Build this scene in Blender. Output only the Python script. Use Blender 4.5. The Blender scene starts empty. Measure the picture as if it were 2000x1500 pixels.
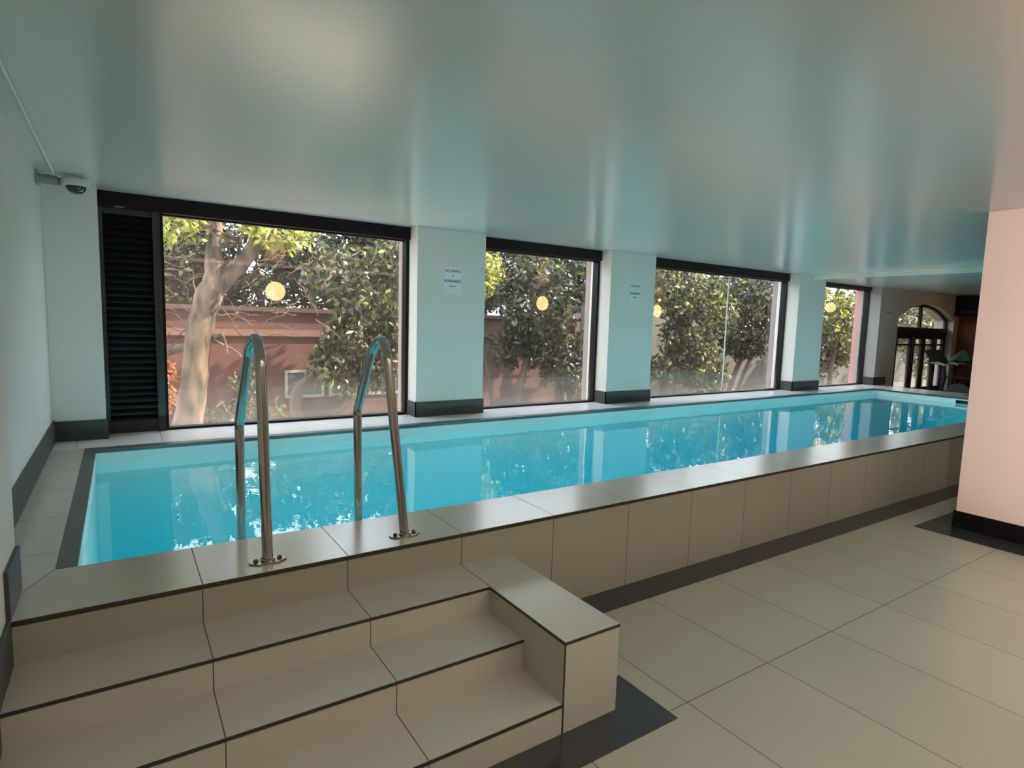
import bpy, bmesh, math, random
import numpy as np
from mathutils import Vector, Matrix, noise
random.seed(7)
rng = np.random.default_rng(11)
C = bpy.context.scene.collection
sc = bpy.context.scene

# ------------------------------------------------------------------ camera
F = Vector((0.55126402, 0.82779718, -0.10421045))
R = Vector((0.83366725, -0.55149269, 0.02923571))
U = Vector((0.03327006, 0.10299344, 0.99412547))
cam = bpy.data.cameras.new('camera')
cam.sensor_width = 36.0
cam.lens = 1152.72 / 2000 * 36
cam.clip_start = 0.02
co = bpy.data.objects.new('camera', cam)
C.objects.link(co)
m = Matrix((R, U, -F)).transposed().to_4x4()
m.translation = Vector((-0.2466, -2.6002, 1.657))
co.matrix_world = m
sc.camera = co

# ------------------------------------------------------------------ world, sun, exposure
SKY = 7.0
SUN = 22.0
FILL_STRIP = 84.0
POOL_FILL = 27.0
PIER_FILL = 60.0
w = bpy.data.worlds.new('sky')
w.use_nodes = True
bg = w.node_tree.nodes['Background']
bg.inputs['Color'].default_value = (0.80, 0.90, 1.0, 1)
bg.inputs['Strength'].default_value = SKY
sc.world = w
sun = bpy.data.lights.new('sun', 'SUN')
sun.energy = SUN
sun.angle = math.radians(0.6)
sun.color = (1.0, 0.90, 0.74)
so = bpy.data.objects.new('sun', sun)
C.objects.link(so)
so.location = (20, 0, 15)
so.rotation_euler = Vector((-0.70, 0.30, -0.62)).to_track_quat('-Z', 'Y').to_euler()
def area(name, loc, rot, sx, sy, power, col):
    l = bpy.data.lights.new(name, 'AREA'); l.shape = 'RECTANGLE'; l.size = sx; l.size_y = sy; l.energy = power; l.color = col
    o = bpy.data.objects.new(name, l); C.objects.link(o); o.location = loc; o.rotation_euler = rot
    return o
# added fill light, hidden in a made-up ceiling slot behind the viewer
area('walkway_fill_light', (3.9, -2.95, 2.90), (0, 0, 0), 8.2, 0.6, FILL_STRIP, (0.97, 0.97, 0.86))
# added fill lamps, unseen below the near coping, to brighten pool and ceiling
for x_ in (0.3, 2.0, 4.2, 6.6, 9.0, 11.3):
    area('underwater_fill_light', (x_, 0.47, 0.0), (math.radians(58), 0, 0), 0.5, 0.25, POOL_FILL, (0.80, 0.95, 1.0))
vs = sc.view_settings
vs.view_transform = 'Standard'
vs.look = 'None'
vs.gamma = 1
vs.use_curve_mapping = False
vs.exposure = 0.0
sc.cycles.max_bounces = 10
sc.cycles.diffuse_bounces = 5
sc.cycles.glossy_bounces = 5
sc.cycles.transparent_max_bounces = 24
sc.cycles.transmission_bounces = 4
sc.cycles.volume_bounces = 0
sc.cycles.sample_clamp_indirect = 6
sc.cycles.use_denoising = True

# ------------------------------------------------------------------ materials
def new_mat(name):
    mt = bpy.data.materials.new(name)
    mt.use_nodes = True
    return mt, mt.node_tree.nodes, mt.node_tree.links, mt.node_tree.nodes['Principled BSDF']

def mathn(N, L, op, a, b=None, c=None):
    n = N.new('ShaderNodeMath')
    n.operation = op
    for i, v in enumerate((a, b, c)):
        if v is None: continue
        if isinstance(v, (int, float)): n.inputs[i].default_value = v
        else: L.new(v, n.inputs[i])
    return n.outputs[0]

def mixc(N, L, f, a, b):
    n = N.new('ShaderNodeMix')
    n.data_type = 'RGBA'
    for i, v in ((0, f), (6, a), (7, b)):
        if isinstance(v, (int, float)): n.inputs[i].default_value = v
        elif isinstance(v, tuple): n.inputs[i].default_value = (*v[:3], 1)
        else: L.new(v, n.inputs[i])
    return n.outputs[2]

def noise_tex(N, L, scale, detail=4, vec=None, stretch=None):
    g = N.new('ShaderNodeNewGeometry')
    v = vec or g.outputs['Position']
    if stretch:
        mp = N.new('ShaderNodeMapping')
        mp.inputs['Scale'].default_value = stretch
        L.new(v, mp.inputs['Vector'])
        v = mp.outputs[0]
    n = N.new('ShaderNodeTexNoise')
    n.inputs['Scale'].default_value = scale
    n.inputs['Detail'].default_value = detail
    L.new(v, n.inputs['Vector'])
    return n.outputs['Fac']

def mat(name, col, rough=0.5, metal=0.0, var=0.0, vscale=6, bump=0.0, bscale=60, spec=0.5, coat=0.0, stretch=None):
    mt, N, L, P = new_mat(name)
    P.inputs['Base Color'].default_value = (*col, 1)
    P.inputs['Roughness'].default_value = rough
    P.inputs['Metallic'].default_value = metal
    P.inputs['Specular IOR Level'].default_value = spec
    P.inputs['Coat Weight'].default_value = coat
    if var:
        f = noise_tex(N, L, vscale, stretch=stretch)
        if var > 0.6:
            f = mathn(N, L, 'MINIMUM', mathn(N, L, 'MAXIMUM', mathn(N, L, 'MULTIPLY_ADD', f, 3.2, -1.1), 0.0), 1.0)
        o = mixc(N, L, f, tuple(c * (1 - var) for c in col), tuple(min(1, c * (1 + var)) for c in col))
        L.new(o, P.inputs['Base Color'])
    if bump:
        f = noise_tex(N, L, bscale, 3, stretch=stretch)
        b = N.new('ShaderNodeBump')
        b.inputs['Strength'].default_value = bump
        b.inputs['Distance'].default_value = 0.004
        L.new(f, b.inputs['Height'])
        L.new(b.outputs[0], P.inputs['Normal'])
    return mt

def tile_mat(name, col, grids, rough=0.32, gw=0.004, grout=(0.07, 0.062, 0.05), var=0.05):
    """grids: list of (axis, size, offset) joint families in the room's own metres"""
    mt, N, L, P = new_mat(name)
    g = N.new('ShaderNodeNewGeometry')
    s = N.new('ShaderNodeSeparateXYZ')
    L.new(g.outputs['Position'], s.inputs[0])
    line = None
    cell = None
    for ax, size, off in grids:
        t = mathn(N, L, 'SUBTRACT', s.outputs[ax], off)
        t = mathn(N, L, 'DIVIDE', t, size)
        fl = mathn(N, L, 'FLOOR', t)
        fr = mathn(N, L, 'FRACT', t)
        d = mathn(N, L, 'PINGPONG', fr, 0.5)
        h = mathn(N, L, 'LESS_THAN', d, gw / 2 / size)
        line = h if line is None else mathn(N, L, 'MAXIMUM', line, h)
        c = mathn(N, L, 'MULTIPLY', fl, 3.7 + ax * 5.13)
        cell = c if cell is None else mathn(N, L, 'ADD', cell, c)
    wn = N.new('ShaderNodeTexWhiteNoise')
    wn.noise_dimensions = '1D'
    L.new(cell, wn.inputs['W'])
    f1 = noise_tex(N, L, 2.2, 5)
    f2 = noise_tex(N, L, 90, 2)
    f = mathn(N, L, 'MULTIPLY_ADD', wn.outputs['Value'], 0.35, mathn(N, L, 'MULTIPLY', f1, 0.5))
    f = mathn(N, L, 'MULTIPLY_ADD', f2, 0.18, f)
    base = mixc(N, L, f, tuple(c * (1 - 2 * var) for c in col), tuple(c * (1 + 2 * var) for c in col))
    L.new(mixc(N, L, line, base, grout), P.inputs['Base Color'])
    r = mathn(N, L, 'MULTIPLY_ADD', line, 0.4, rough)
    L.new(r, P.inputs['Roughness'])
    b = N.new('ShaderNodeBump')
    b.inputs['Strength'].default_value = 0.4
    b.inputs['Distance'].default_value = 0.002
    L.new(mathn(N, L, 'SUBTRACT', 1.0, line), b.inputs['Height'])
    L.new(b.outputs[0], P.inputs['Normal'])
    return mt

TILE = (0.365, 0.35, 0.285)
M = {}
M['floor'] = tile_mat('floor_tile', TILE, [(0, 0.6, 0.0), (1, 1.2, -1.004)])
M['panel'] = tile_mat('panel_tile', tuple(c * 0.93 for c in TILE), [(0, 0.6, 0.0)], rough=0.4)
M['coping'] = tile_mat('coping_tile', (0.46, 0.43, 0.375), [(0, 0.6, 0.0)], rough=0.22)
M['deckleft'] = tile_mat('side_deck_tile', (0.52, 0.485, 0.42), [(1, 0.5665, 0.676)], rough=0.25)
M['deckback'] = tile_mat('sky_glare_deck_tile', (0.74, 0.74, 0.76), [(0, 0.6, 0.03)], rough=0.2)  # sky glare along the windows put into a paler, bluer tile colour
M['deckright'] = tile_mat('end_deck_tile', (0.52, 0.50, 0.47), [(1, 0.6, 0.1)], rough=0.25)
M['block'] = tile_mat('block_tile', (0.46, 0.43, 0.375), [(0, 30.0, 7.0)], rough=0.3)
M['dark_tile'] = mat('charcoal_tile', (0.035, 0.036, 0.042), 0.22, var=0.25, vscale=9)
M['skirt'] = mat('charcoal_skirting', (0.05, 0.055, 0.055), 0.5, var=0.2, vscale=12)
M['trim'] = mat('bronze_edge_strip', (0.05, 0.042, 0.034), 0.45, metal=0.3)
M['granite'] = mat('grey_granite', (0.085, 0.078, 0.078), 0.35, var=0.55, vscale=38, bump=0.3)
M['wall'] = mat('white_wall_paint', (0.76, 0.71, 0.66), 0.45, var=0.02, bump=0.12, bscale=180)
M['wall_rear'] = mat('taupe_rear_paint', (0.26, 0.24, 0.21), 0.6, var=0.02)
M['taupe'] = mat('taupe_wall_paint', (0.40, 0.365, 0.325), 0.5, var=0.03)
M['outer_render'] = mat('dusky_outer_render', (0.30, 0.225, 0.20), 0.8, var=0.06)
M['cream'] = mat('lamplit_bulkhead_tint', (0.88, 0.83, 0.76), 0.5)  # warm lamp light on the ceiling step, painted as a cream coat
M['blush'] = mat('pink_light_pillar_tint', (0.88, 0.72, 0.66), 0.45, var=0.02, bump=0.1, bscale=180)  # warm pink light falling on the pillar, put into its base colour
M['black'] = mat('black_powder_coat', (0.004, 0.004, 0.005), 0.45, spec=0.2)
M['louvre'] = mat('satin_black_louvre', (0.012, 0.013, 0.015), 0.35)
M['blackbrown'] = mat('dark_bronze_frame', (0.010, 0.007, 0.008), 0.45, spec=0.25)
M['steel'] = mat('brushed_stainless_steel', (0.46, 0.43, 0.40), 0.17, metal=1.0, var=0.08, vscale=30, stretch=(1, 1, 0.08))
M['flange'] = mat('tarnished_flange_steel', (0.30, 0.25, 0.20), 0.3, metal=1.0, var=0.3, vscale=40)
M['bolt'] = mat('tarnished_bolt', (0.10, 0.06, 0.045), 0.45, metal=0.8)
M['liner'] = mat('pale_pool_liner', (0.70, 0.80, 0.76), 0.35, var=0.03, vscale=2)
M['white_plastic'] = mat('white_plastic', (0.62, 0.62, 0.60), 0.3)
M['grey_plastic'] = mat('grey_plastic', (0.30, 0.29, 0.29), 0.35)
M['dome'] = mat('smoked_dome', (0.01, 0.01, 0.016), 0.06, coat=0.6)
M['paper'] = mat('sleeved_paper', (0.80, 0.81, 0.82), 0.15)
M['faint_paper'] = mat('faint_sleeved_paper', (0.46, 0.43, 0.39), 0.3)
M['ink'] = mat('printed_ink', (0.03, 0.04, 0.045), 0.5)
M['red_wall'] = None
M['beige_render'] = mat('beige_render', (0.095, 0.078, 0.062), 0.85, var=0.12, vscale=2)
M['soil'] = mat('garden_soil', (0.10, 0.07, 0.05), 0.95, var=0.4, vscale=3)
M['paving'] = mat('light_bounce_paving', (0.60, 0.52, 0.43), 0.9, var=0.1)  # bright unseen ground, added to bounce warm light onto the ceiling
M['bark'] = mat('pale_bark', (0.09, 0.056, 0.036), 0.85, var=0.75, vscale=9, bump=1.0, bscale=20, stretch=(1, 1, 0.3))
M['bark_dark'] = mat('brown_bark', (0.075, 0.05, 0.036), 0.9, var=0.35, vscale=8, bump=0.6, bscale=30, stretch=(1, 1, 0.3))
M['green_cloth'] = mat('green_cloth', (0.014, 0.10, 0.05), 0.8)
M['rubber'] = mat('black_rubber', (0.012, 0.012, 0.013), 0.6)
M['gym_grey'] = mat('gym_grey', (0.16, 0.16, 0.17), 0.35, metal=0.5)
M['orange'] = mat('amber_lampshade', (0.75, 0.33, 0.08), 0.5)
M['window_white'] = mat('white_window_frame', (0.20, 0.18, 0.16), 0.6)
M['win_dark'] = mat('dark_window_pane', (0.05, 0.05, 0.05), 0.15)

def brick_mat(name, c1, c2, mortar, swap=False):
    mt, N, L, P = new_mat(name)
    g = N.new('ShaderNodeNewGeometry')
    s = N.new('ShaderNodeSeparateXYZ')
    L.new(g.outputs['Position'], s.inputs[0])
    cb = N.new('ShaderNodeCombineXYZ')
    L.new(mathn(N, L, 'ADD', s.outputs[0], s.outputs[1]), cb.inputs[0])
    L.new(s.outputs[2], cb.inputs[1])
    b = N.new('ShaderNodeTexBrick')
    b.inputs['Scale'].default_value = 1
    b.inputs['Brick Width'].default_value = 0.23
    b.inputs['Row Height'].default_value = 0.085
    b.inputs['Mortar Size'].default_value = 0.006
    b.inputs['Color1'].default_value = (*c1, 1)
    b.inputs['Color2'].default_value = (*c2, 1)
    b.inputs['Mortar'].default_value = (*mortar, 1)
    L.new(cb.outputs[0], b.inputs['Vector'])
    f = noise_tex(N, L, 1.7, 6)
    L.new(mixc(N, L, mathn(N, L, 'MULTIPLY', f, 0.5), b.outputs['Color'], tuple(c * 0.6 for c in c1)), P.inputs['Base Color'])
    P.inputs['Roughness'].default_value = 0.85
    return mt
M['brick'] = brick_mat('red_brick', (0.085, 0.024, 0.016), (0.062, 0.018, 0.012), (0.07, 0.035, 0.025))
M['brick_in'] = brick_mat('dark_red_brick', (0.17, 0.045, 0.028), (0.12, 0.032, 0.022), (0.08, 0.04, 0.03))
M['capping'] = mat('dark_brick_capping', (0.045, 0.02, 0.015), 0.9)
M['ledge'] = mat('red_brown_ledge', (0.11, 0.052, 0.036), 0.85, var=0.15)
M['rose'] = mat('rose_exterior_paint', (0.62, 0.27, 0.26), 0.7, var=0.05)

# ceiling: semi-gloss paint with faint roller marks
def ceiling_mat():
    mt, N, L, P = new_mat('semi_gloss_ceiling_paint')
    P.inputs['Base Color'].default_value = (0.66, 0.655, 0.61, 1)
    P.inputs['Roughness'].default_value = 0.22
    P.inputs['Specular IOR Level'].default_value = 0.8
    f2 = noise_tex(N, L, 140, 2)
    b = N.new('ShaderNodeBump')
    b.inputs['Strength'].default_value = 0.05
    b.inputs['Distance'].default_value = 0.004
    L.new(f2, b.inputs['Height'])
    L.new(b.outputs[0], P.inputs['Normal'])
    return mt
M['ceiling'] = ceiling_mat()

def schlick(N, L, f0):
    g = N.new('ShaderNodeNewGeometry')
    v = N.new('ShaderNodeVectorMath'); v.operation = 'DOT_PRODUCT'
    L.new(g.outputs['Incoming'], v.inputs[0]); L.new(g.outputs['Normal'], v.inputs[1])
    c = mathn(N, L, 'ABSOLUTE', v.outputs['Value'])
    k = mathn(N, L, 'POWER', mathn(N, L, 'SUBTRACT', 1.0, c), 5.0)
    k = mathn(N, L, 'MULTIPLY_ADD', k, 1 - f0, f0)
    return mathn(N, L, 'MULTIPLY', k, mathn(N, L, 'SUBTRACT', 1.0, g.outputs['Backfacing']))
def glass_mat():
    mt, N, L, P = new_mat('dusty_window_glass')
    N.remove(P)
    out = N['Material Output']
    tr = N.new('ShaderNodeBsdfTransparent')
    tr.inputs[0].default_value = (0.93, 0.93, 0.92, 1)
    gl = N.new('ShaderNodeBsdfGlossy')
    gl.inputs['Roughness'].default_value = 0.0
    fr = schlick(N, L, 0.08)
    mx = N.new('ShaderNodeMixShader')
    L.new(fr, mx.inputs[0]); L.new(tr.outputs[0], mx.inputs[1]); L.new(gl.outputs[0], mx.inputs[2])
    # dried dust and water runs, heavier near the sill where splashes dry
    df = N.new('ShaderNodeBsdfDiffuse'); df.inputs[0].default_value = (0.75, 0.66, 0.56, 1)
    tl = N.new('ShaderNodeBsdfTranslucent'); tl.inputs[0].default_value = (0.85, 0.74, 0.62, 1)
    ds = N.new('ShaderNodeMixShader'); ds.inputs[0].default_value = 0.7
    L.new(df.outputs[0], ds.inputs[1]); L.new(tl.outputs[0], ds.inputs[2])
    g = N.new('ShaderNodeNewGeometry'); s = N.new('ShaderNodeSeparateXYZ'); L.new(g.outputs['Position'], s.inputs[0])
    h = mathn(N, L, 'DIVIDE', mathn(N, L, 'SUBTRACT', 1.15, s.outputs[2]), 0.6)
    h = mathn(N, L, 'POWER', mathn(N, L, 'MAXIMUM', h, 0.0), 1.6)
    st = noise_tex(N, L, 9, 5, stretch=(6, 1, 0.5))
    sp = noise_tex(N, L, 3, 4)
    f = mathn(N, L, 'MULTIPLY', h, mathn(N, L, 'MULTIPLY_ADD', st, 0.7, 0.1))
    f = mathn(N, L, 'MULTIPLY', f, 0.26)
    f = mathn(N, L, 'ADD', f, mathn(N, L, 'MULTIPLY', sp, 0.025))
    m2 = N.new('ShaderNodeMixShader')
    L.new(f, m2.inputs[0]); L.new(mx.outputs[0], m2.inputs[1]); L.new(ds.outputs[0], m2.inputs[2])
    L.new(m2.outputs[0], out.inputs['Surface'])
    return mt
M['glass'] = glass_mat()

def water_mat():
    mt, N, L, P = new_mat('pool_water')
    N.remove(P)
    out = N['Material Output']
    tr = N.new('ShaderNodeBsdfTransparent')
    gl = N.new('ShaderNodeBsdfGlossy'); gl.inputs['Roughness'].default_value = 0.0
    fr = schlick(N, L, 0.03)
    f = noise_tex(N, L, 5, 2)
    b = N.new('ShaderNodeBump'); b.inputs['Strength'].default_value = 0.06; b.inputs['Distance'].default_value = 0.02
    L.new(f, b.inputs['Height'])
    L.new(b.outputs[0], gl.inputs['Normal'])
    mx = N.new('ShaderNodeMixShader')
    L.new(fr, mx.inputs[0]); L.new(tr.outputs[0], mx.inputs[1]); L.new(gl.outputs[0], mx.inputs[2])
    L.new(mx.outputs[0], out.inputs['Surface'])
    va = N.new('ShaderNodeVolumeAbsorption')
    va.inputs['Color'].default_value = (0.0, 0.80, 0.90, 1)
    va.inputs['Density'].default_value = 0.6
    L.new(va.outputs[0], out.inputs['Volume'])
    return mt
M['water'] = water_mat()

def leaf_mat(name, stops, trans=0.45, rough=0.35):
    mt, N, L, P = new_mat(name)
    g = N.new('ShaderNodeNewGeometry')
    r = N.new('ShaderNodeValToRGB')
    L.new(g.outputs['Random Per Island'], r.inputs[0])
    e = r.color_ramp.elements
    for i, (p, c) in enumerate(stops):
        if i < 2: el = e[i]; el.position = p
        else: el = e.new(p)
        el.color = (*c, 1)
    L.new(r.outputs[0], P.inputs['Base Color'])
    P.inputs['Roughness'].default_value = rough
    tl = N.new('ShaderNodeBsdfTranslucent')
    k = N.new('ShaderNodeMix'); k.data_type = 'RGBA'; k.blend_type = 'MULTIPLY'
    k.inputs[0].default_value = 1.0
    L.new(r.outputs[0], k.inputs[6]); k.inputs[7].default_value = (1.7, 1.65, 0.75, 1)
    L.new(k.outputs[2], tl.inputs[0])
    mx = N.new('ShaderNodeMixShader'); mx.inputs[0].default_value = trans
    L.new(P.outputs[0], mx.inputs[1]); L.new(tl.outputs[0], mx.inputs[2])
    L.new(mx.outputs[0], N['Material Output'].inputs['Surface'])
    return mt
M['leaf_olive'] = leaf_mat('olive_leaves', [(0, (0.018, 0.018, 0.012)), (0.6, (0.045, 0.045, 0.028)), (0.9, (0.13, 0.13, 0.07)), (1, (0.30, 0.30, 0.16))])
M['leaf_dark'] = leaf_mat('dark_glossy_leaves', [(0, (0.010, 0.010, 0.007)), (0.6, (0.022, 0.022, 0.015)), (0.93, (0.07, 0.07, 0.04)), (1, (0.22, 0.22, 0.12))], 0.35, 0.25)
M['leaf_bright'] = leaf_mat('bright_young_leaves', [(0, (0.08, 0.085, 0.03)), (0.5, (0.17, 0.18, 0.055)), (1, (0.42, 0.42, 0.15))], 0.5)
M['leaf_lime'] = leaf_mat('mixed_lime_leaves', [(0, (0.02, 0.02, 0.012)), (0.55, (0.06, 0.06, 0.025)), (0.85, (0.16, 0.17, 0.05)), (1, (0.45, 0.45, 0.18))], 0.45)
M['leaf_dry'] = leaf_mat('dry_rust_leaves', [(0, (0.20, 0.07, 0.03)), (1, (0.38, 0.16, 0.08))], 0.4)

def emit_mat(name, col, s):
    mt, N, L, P = new_mat(name)
    P.inputs['Base Color'].default_value = (*col, 1)
    P.inputs['Emission Color'].default_value = (*col, 1)
    P.inputs['Emission Strength'].default_value = s
    return mt
M['lamp_glow'] = emit_mat('warm_lamp_glass', (1.0, 0.62, 0.26), 17.0)
M['lamp_glow2'] = emit_mat('warm_pendant_glass', (1.0, 0.66, 0.22), 9.0)

# ------------------------------------------------------------------ mesh helpers
class MB:
    def __init__(s):
        s.v = []; s.f = []
    def box(s, x0, x1, y0, y1, z0, z1):
        b = len(s.v)
        s.v += [(x, y, z) for z in (z0, z1) for y in (y0, y1) for x in (x0, x1)]
        s.f += [tuple(b + i for i in q) for q in ((0, 2, 3, 1), (4, 5, 7, 6), (0, 1, 5, 4), (2, 6, 7, 3), (0, 4, 6, 2), (1, 3, 7, 5))]
        return s
    def prism(s, pts, z0, z1, axis='z'):
        """pts: closed outline; extruded along axis from z0 to z1"""
        b = len(s.v); n = len(pts)
        for z in (z0, z1):
            for p in pts:
                if axis == 'z': s.v.append((p[0], p[1], z))
                elif axis == 'y': s.v.append((p[0], z, p[1]))
                else: s.v.append((z, p[0], p[1]))
        s.f.append(tuple(b + i for i in range(n))[::-1])
        s.f.append(tuple(b + n + i for i in range(n)))
        for i in range(n):
            j = (i + 1) % n
            s.f.append((b + i, b + j, b + n + j, b + n + i))
        return s
    def tube(s, pts, rad, seg=16, cap=True):
        pts = [Vector(p) for p in pts]
        if not isinstance(rad, (list, tuple)): rad = [rad] * len(pts)
        b = len(s.v)
        t0 = (pts[1] - pts[0]).normalized()
        n = t0.orthogonal().normalized()
        for i, p in enumerate(pts):
            t = (pts[min(i + 1, len(pts) - 1)] - pts[max(i - 1, 0)]).normalized()
            n = (n - t * n.dot(t)).normalized()
            bn = t.cross(n)
            for k in range(seg):
                a = 2 * math.pi * k / seg
                s.v.append(tuple(p + (n * math.cos(a) + bn * math.sin(a)) * rad[i]))
        for i in range(len(pts) - 1):
            for k in range(seg):
                k2 = (k + 1) % seg
                s.f.append((b + i * seg + k, b + i * seg + k2, b + (i + 1) * seg + k2, b + (i + 1) * seg + k))
        if cap:
            s.f.append(tuple(b + k for k in range(seg))[::-1])
            s.f.append(tuple(b + (len(pts) - 1) * seg + k for k in range(seg)))
        return s
    def lathe(s, prof, c, axis='z', seg=32):
        """prof: list of (radius, height) along the axis"""
        b = len(s.v); c = Vector(c)
        for r, h in prof:
            for k in range(seg):
                a = 2 * math.pi * k / seg
                x, y = r * math.cos(a), r * math.sin(a)
                if axis == 'z': d = (x, y, h)
                elif axis == 'y': d = (x, h, y)
                else: d = (h, x, y)
                s.v.append(tuple(c + Vector(d)))
        for i in range(len(prof) - 1):
            for k in range(seg):
                k2 = (k + 1) % seg
                s.f.append((b + i * seg + k, b + i * seg + k2, b + (i + 1) * seg + k2, b + (i + 1) * seg + k))
        s.f.append(tuple(b + k for k in range(seg))[::-1])
        s.f.append(tuple(b + (len(prof) - 1) * seg + k for k in range(seg)))
        return s

def wloc(o):
    l = Vector((0, 0, 0))
    while o: l += o.location; o = o.parent
    return l

def build(name, mb, material, parent=None, smooth=False, bevel=0.0, base=True):
    v = np.array(mb.v, dtype=float) if isinstance(mb, MB) else mb[0]
    f = mb.f if isinstance(mb, MB) else mb[1]
    if parent: org = wloc(parent)
    else:
        lo, hi = v.min(0), v.max(0)
        org = Vector(((lo[0] + hi[0]) / 2, (lo[1] + hi[1]) / 2, lo[2]))
    me = bpy.data.meshes.new(name)
    vv = v - np.array(org)
    if isinstance(f, np.ndarray):
        me.vertices.add(len(vv)); me.vertices.foreach_set('co', vv.ravel())
        n, k = f.shape
        me.loops.add(n * k); me.loops.foreach_set('vertex_index', f.ravel())
        me.polygons.add(n); me.polygons.foreach_set('loop_start', np.arange(0, n * k, k))
        me.update(calc_edges=True)
    else:
        me.from_pydata([tuple(p) for p in vv], [], f)
        bm = bmesh.new(); bm.from_mesh(me)
        bmesh.ops.recalc_face_normals(bm, faces=bm.faces)
        bm.to_mesh(me); bm.free()
    me.materials.append(M[material])
    if smooth:
        me.polygons.foreach_set('use_smooth', [True] * len(me.polygons))
        if smooth != 'all' and hasattr(me, 'set_sharp_from_angle'): me.set_sharp_from_angle(angle=math.radians(40))
    o = bpy.data.objects.new(name, me)
    C.objects.link(o)
    if parent: o.parent = parent
    else: o.location = org
    if bevel:
        bv = o.modifiers.new('bevel', 'BEVEL'); bv.width = bevel; bv.segments = 2; bv.limit_method = 'ANGLE'
    return o

def tag(o, label, cat, group=None, kind=None):
    o['label'] = label
    o['category'] = cat
    if group: o['group'] = group
    if kind: o['kind'] = kind
    return o

def thing(name, label, cat, loc=(0, 0, 0), group=None):
    o = bpy.data.objects.new(name, None)
    o.empty_display_size = 0.1
    C.objects.link(o); o.location = loc
    return tag(o, label, cat, group)

def struct(o, label, cat='structure'):
    return tag(o, label, cat, kind='structure')

def fillet(pts, r, n=8):
    pts = [Vector(p) for p in pts]
    out = [pts[0]]
    if not isinstance(r, (list, tuple)): r = [r] * (len(pts) - 2)
    for i in range(1, len(pts) - 1):
        a, b, c = pts[i - 1], pts[i], pts[i + 1]
        d1 = (a - b).normalized(); d2 = (c - b).normalized()
        ang = d1.angle(d2)
        t = min(r[i - 1] / math.tan(ang / 2), (a - b).length * 0.49, (c - b).length * 0.49)
        rr = t * math.tan(ang / 2)
        cen = b + (d1 + d2).normalized() * (rr / math.sin(ang / 2))
        p1 = b + d1 * t; p2 = b + d2 * t
        u = (p1 - cen); v_ = (p2 - cen)
        tot = u.angle(v_)
        for k in range(n + 1):
            q = k / n
            out.append(cen + (u * math.sin((1 - q) * tot) + v_ * math.sin(q * tot)) / math.sin(tot))
    out.append(pts[-1])
    return out

# ------------------------------------------------------------------ room dimensions
H = 0.5616       # pool deck height
ZC = 2.674       # ceiling
ZL = 2.600       # lower ceiling past the step
XS = 10.35       # where the ceiling steps down
YW = 3.462       # inner face of window wall pillars
YG = 3.76        # glass plane
YO = 3.98        # outer face of window wall
XL = -0.73       # recessed left wall face
XP = -0.612      # left pier face
XE = 16.80       # end brick wall
YB = -3.50       # rear wall
T1, T2, T3 = -0.3005, -0.588, -0.8765
Z1, Z2, Z3 = 0.3942, 0.2668, 0.1323
BX, BX2 = 1.193, 1.487

# floor with charcoal borders as separate laid tiles flush with it
struct(build('floor', MB().box(-0.9, 17.2, -3.9, 0.012, -0.12, 0.0).box(13.088, 17.2, 0.012, 4.0, -0.12, 0.0), 'floor'), 'beige porcelain tiled floor of the pool room', 'floor')
mb = MB()
mb.box(BX2, 13.3, -0.205, 0.0, 0.0, 0.003)
struct(build('trim_1', mb, 'dark_tile'), 'charcoal border tiles along the foot of the pool wall', 'floor border')
mb = MB()
mb.prism([(-0.75, T3), (BX2, T3), (BX2, -0.70), (1.68, -0.70), (1.68, -1.056), (-0.75, -1.056)], 0.0, 0.003)
struct(build('trim_2', mb, 'dark_tile'), 'charcoal border tiles at the foot of the steps', 'floor border')
mb = MB()
mb.prism([(5.43, -0.413), (7.0, -0.413), (7.0, -2.3), (5.43, -2.3)], 0.0, 0.003)
struct(build('trim_3', mb, 'dark_tile'), 'charcoal border tiles around the blush pillar', 'floor border')

# ceiling
struct(build('ceiling', MB().box(-0.9, XS, -2.55, YO, ZC, ZC + 0.25).box(8.1, XS, -3.35, -2.55, ZC, ZC + 0.25).box(-0.9, XS, -3.9, -3.35, ZC, ZC + 0.25).box(-0.9, -0.25, -3.35, -2.55, ZC, ZC + 0.25).box(-0.9, XS, -3.9, -2.5, ZC + 0.25, ZC + 0.3), 'ceiling'), 'semi gloss pale teal ceiling over the pool', 'ceiling')  # slot behind the viewer is made up to hide the fill light
struct(build('ceiling', MB().box(XS, 17.2, -2.55, YO, ZL, ZC + 0.25).box(XS, 17.2, -3.9, -3.35, ZL, ZC + 0.25).box(XS, 17.2, -3.35, -2.55, ZL, ZC + 0.25).box(XS, 17.2, -3.9, -2.5, ZC + 0.25, ZC + 0.3), 'ceiling'), 'lower pale ceiling section past the step at the far end', 'ceiling')

struct(build('trim_4', MB().box(XS - 0.006, XS, -2.5, YW + 0.2, ZL - 0.012, ZC), 'cream'), 'thin cream sheet painting lamp light on the face where the ceiling steps down', 'bulkhead')
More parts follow.
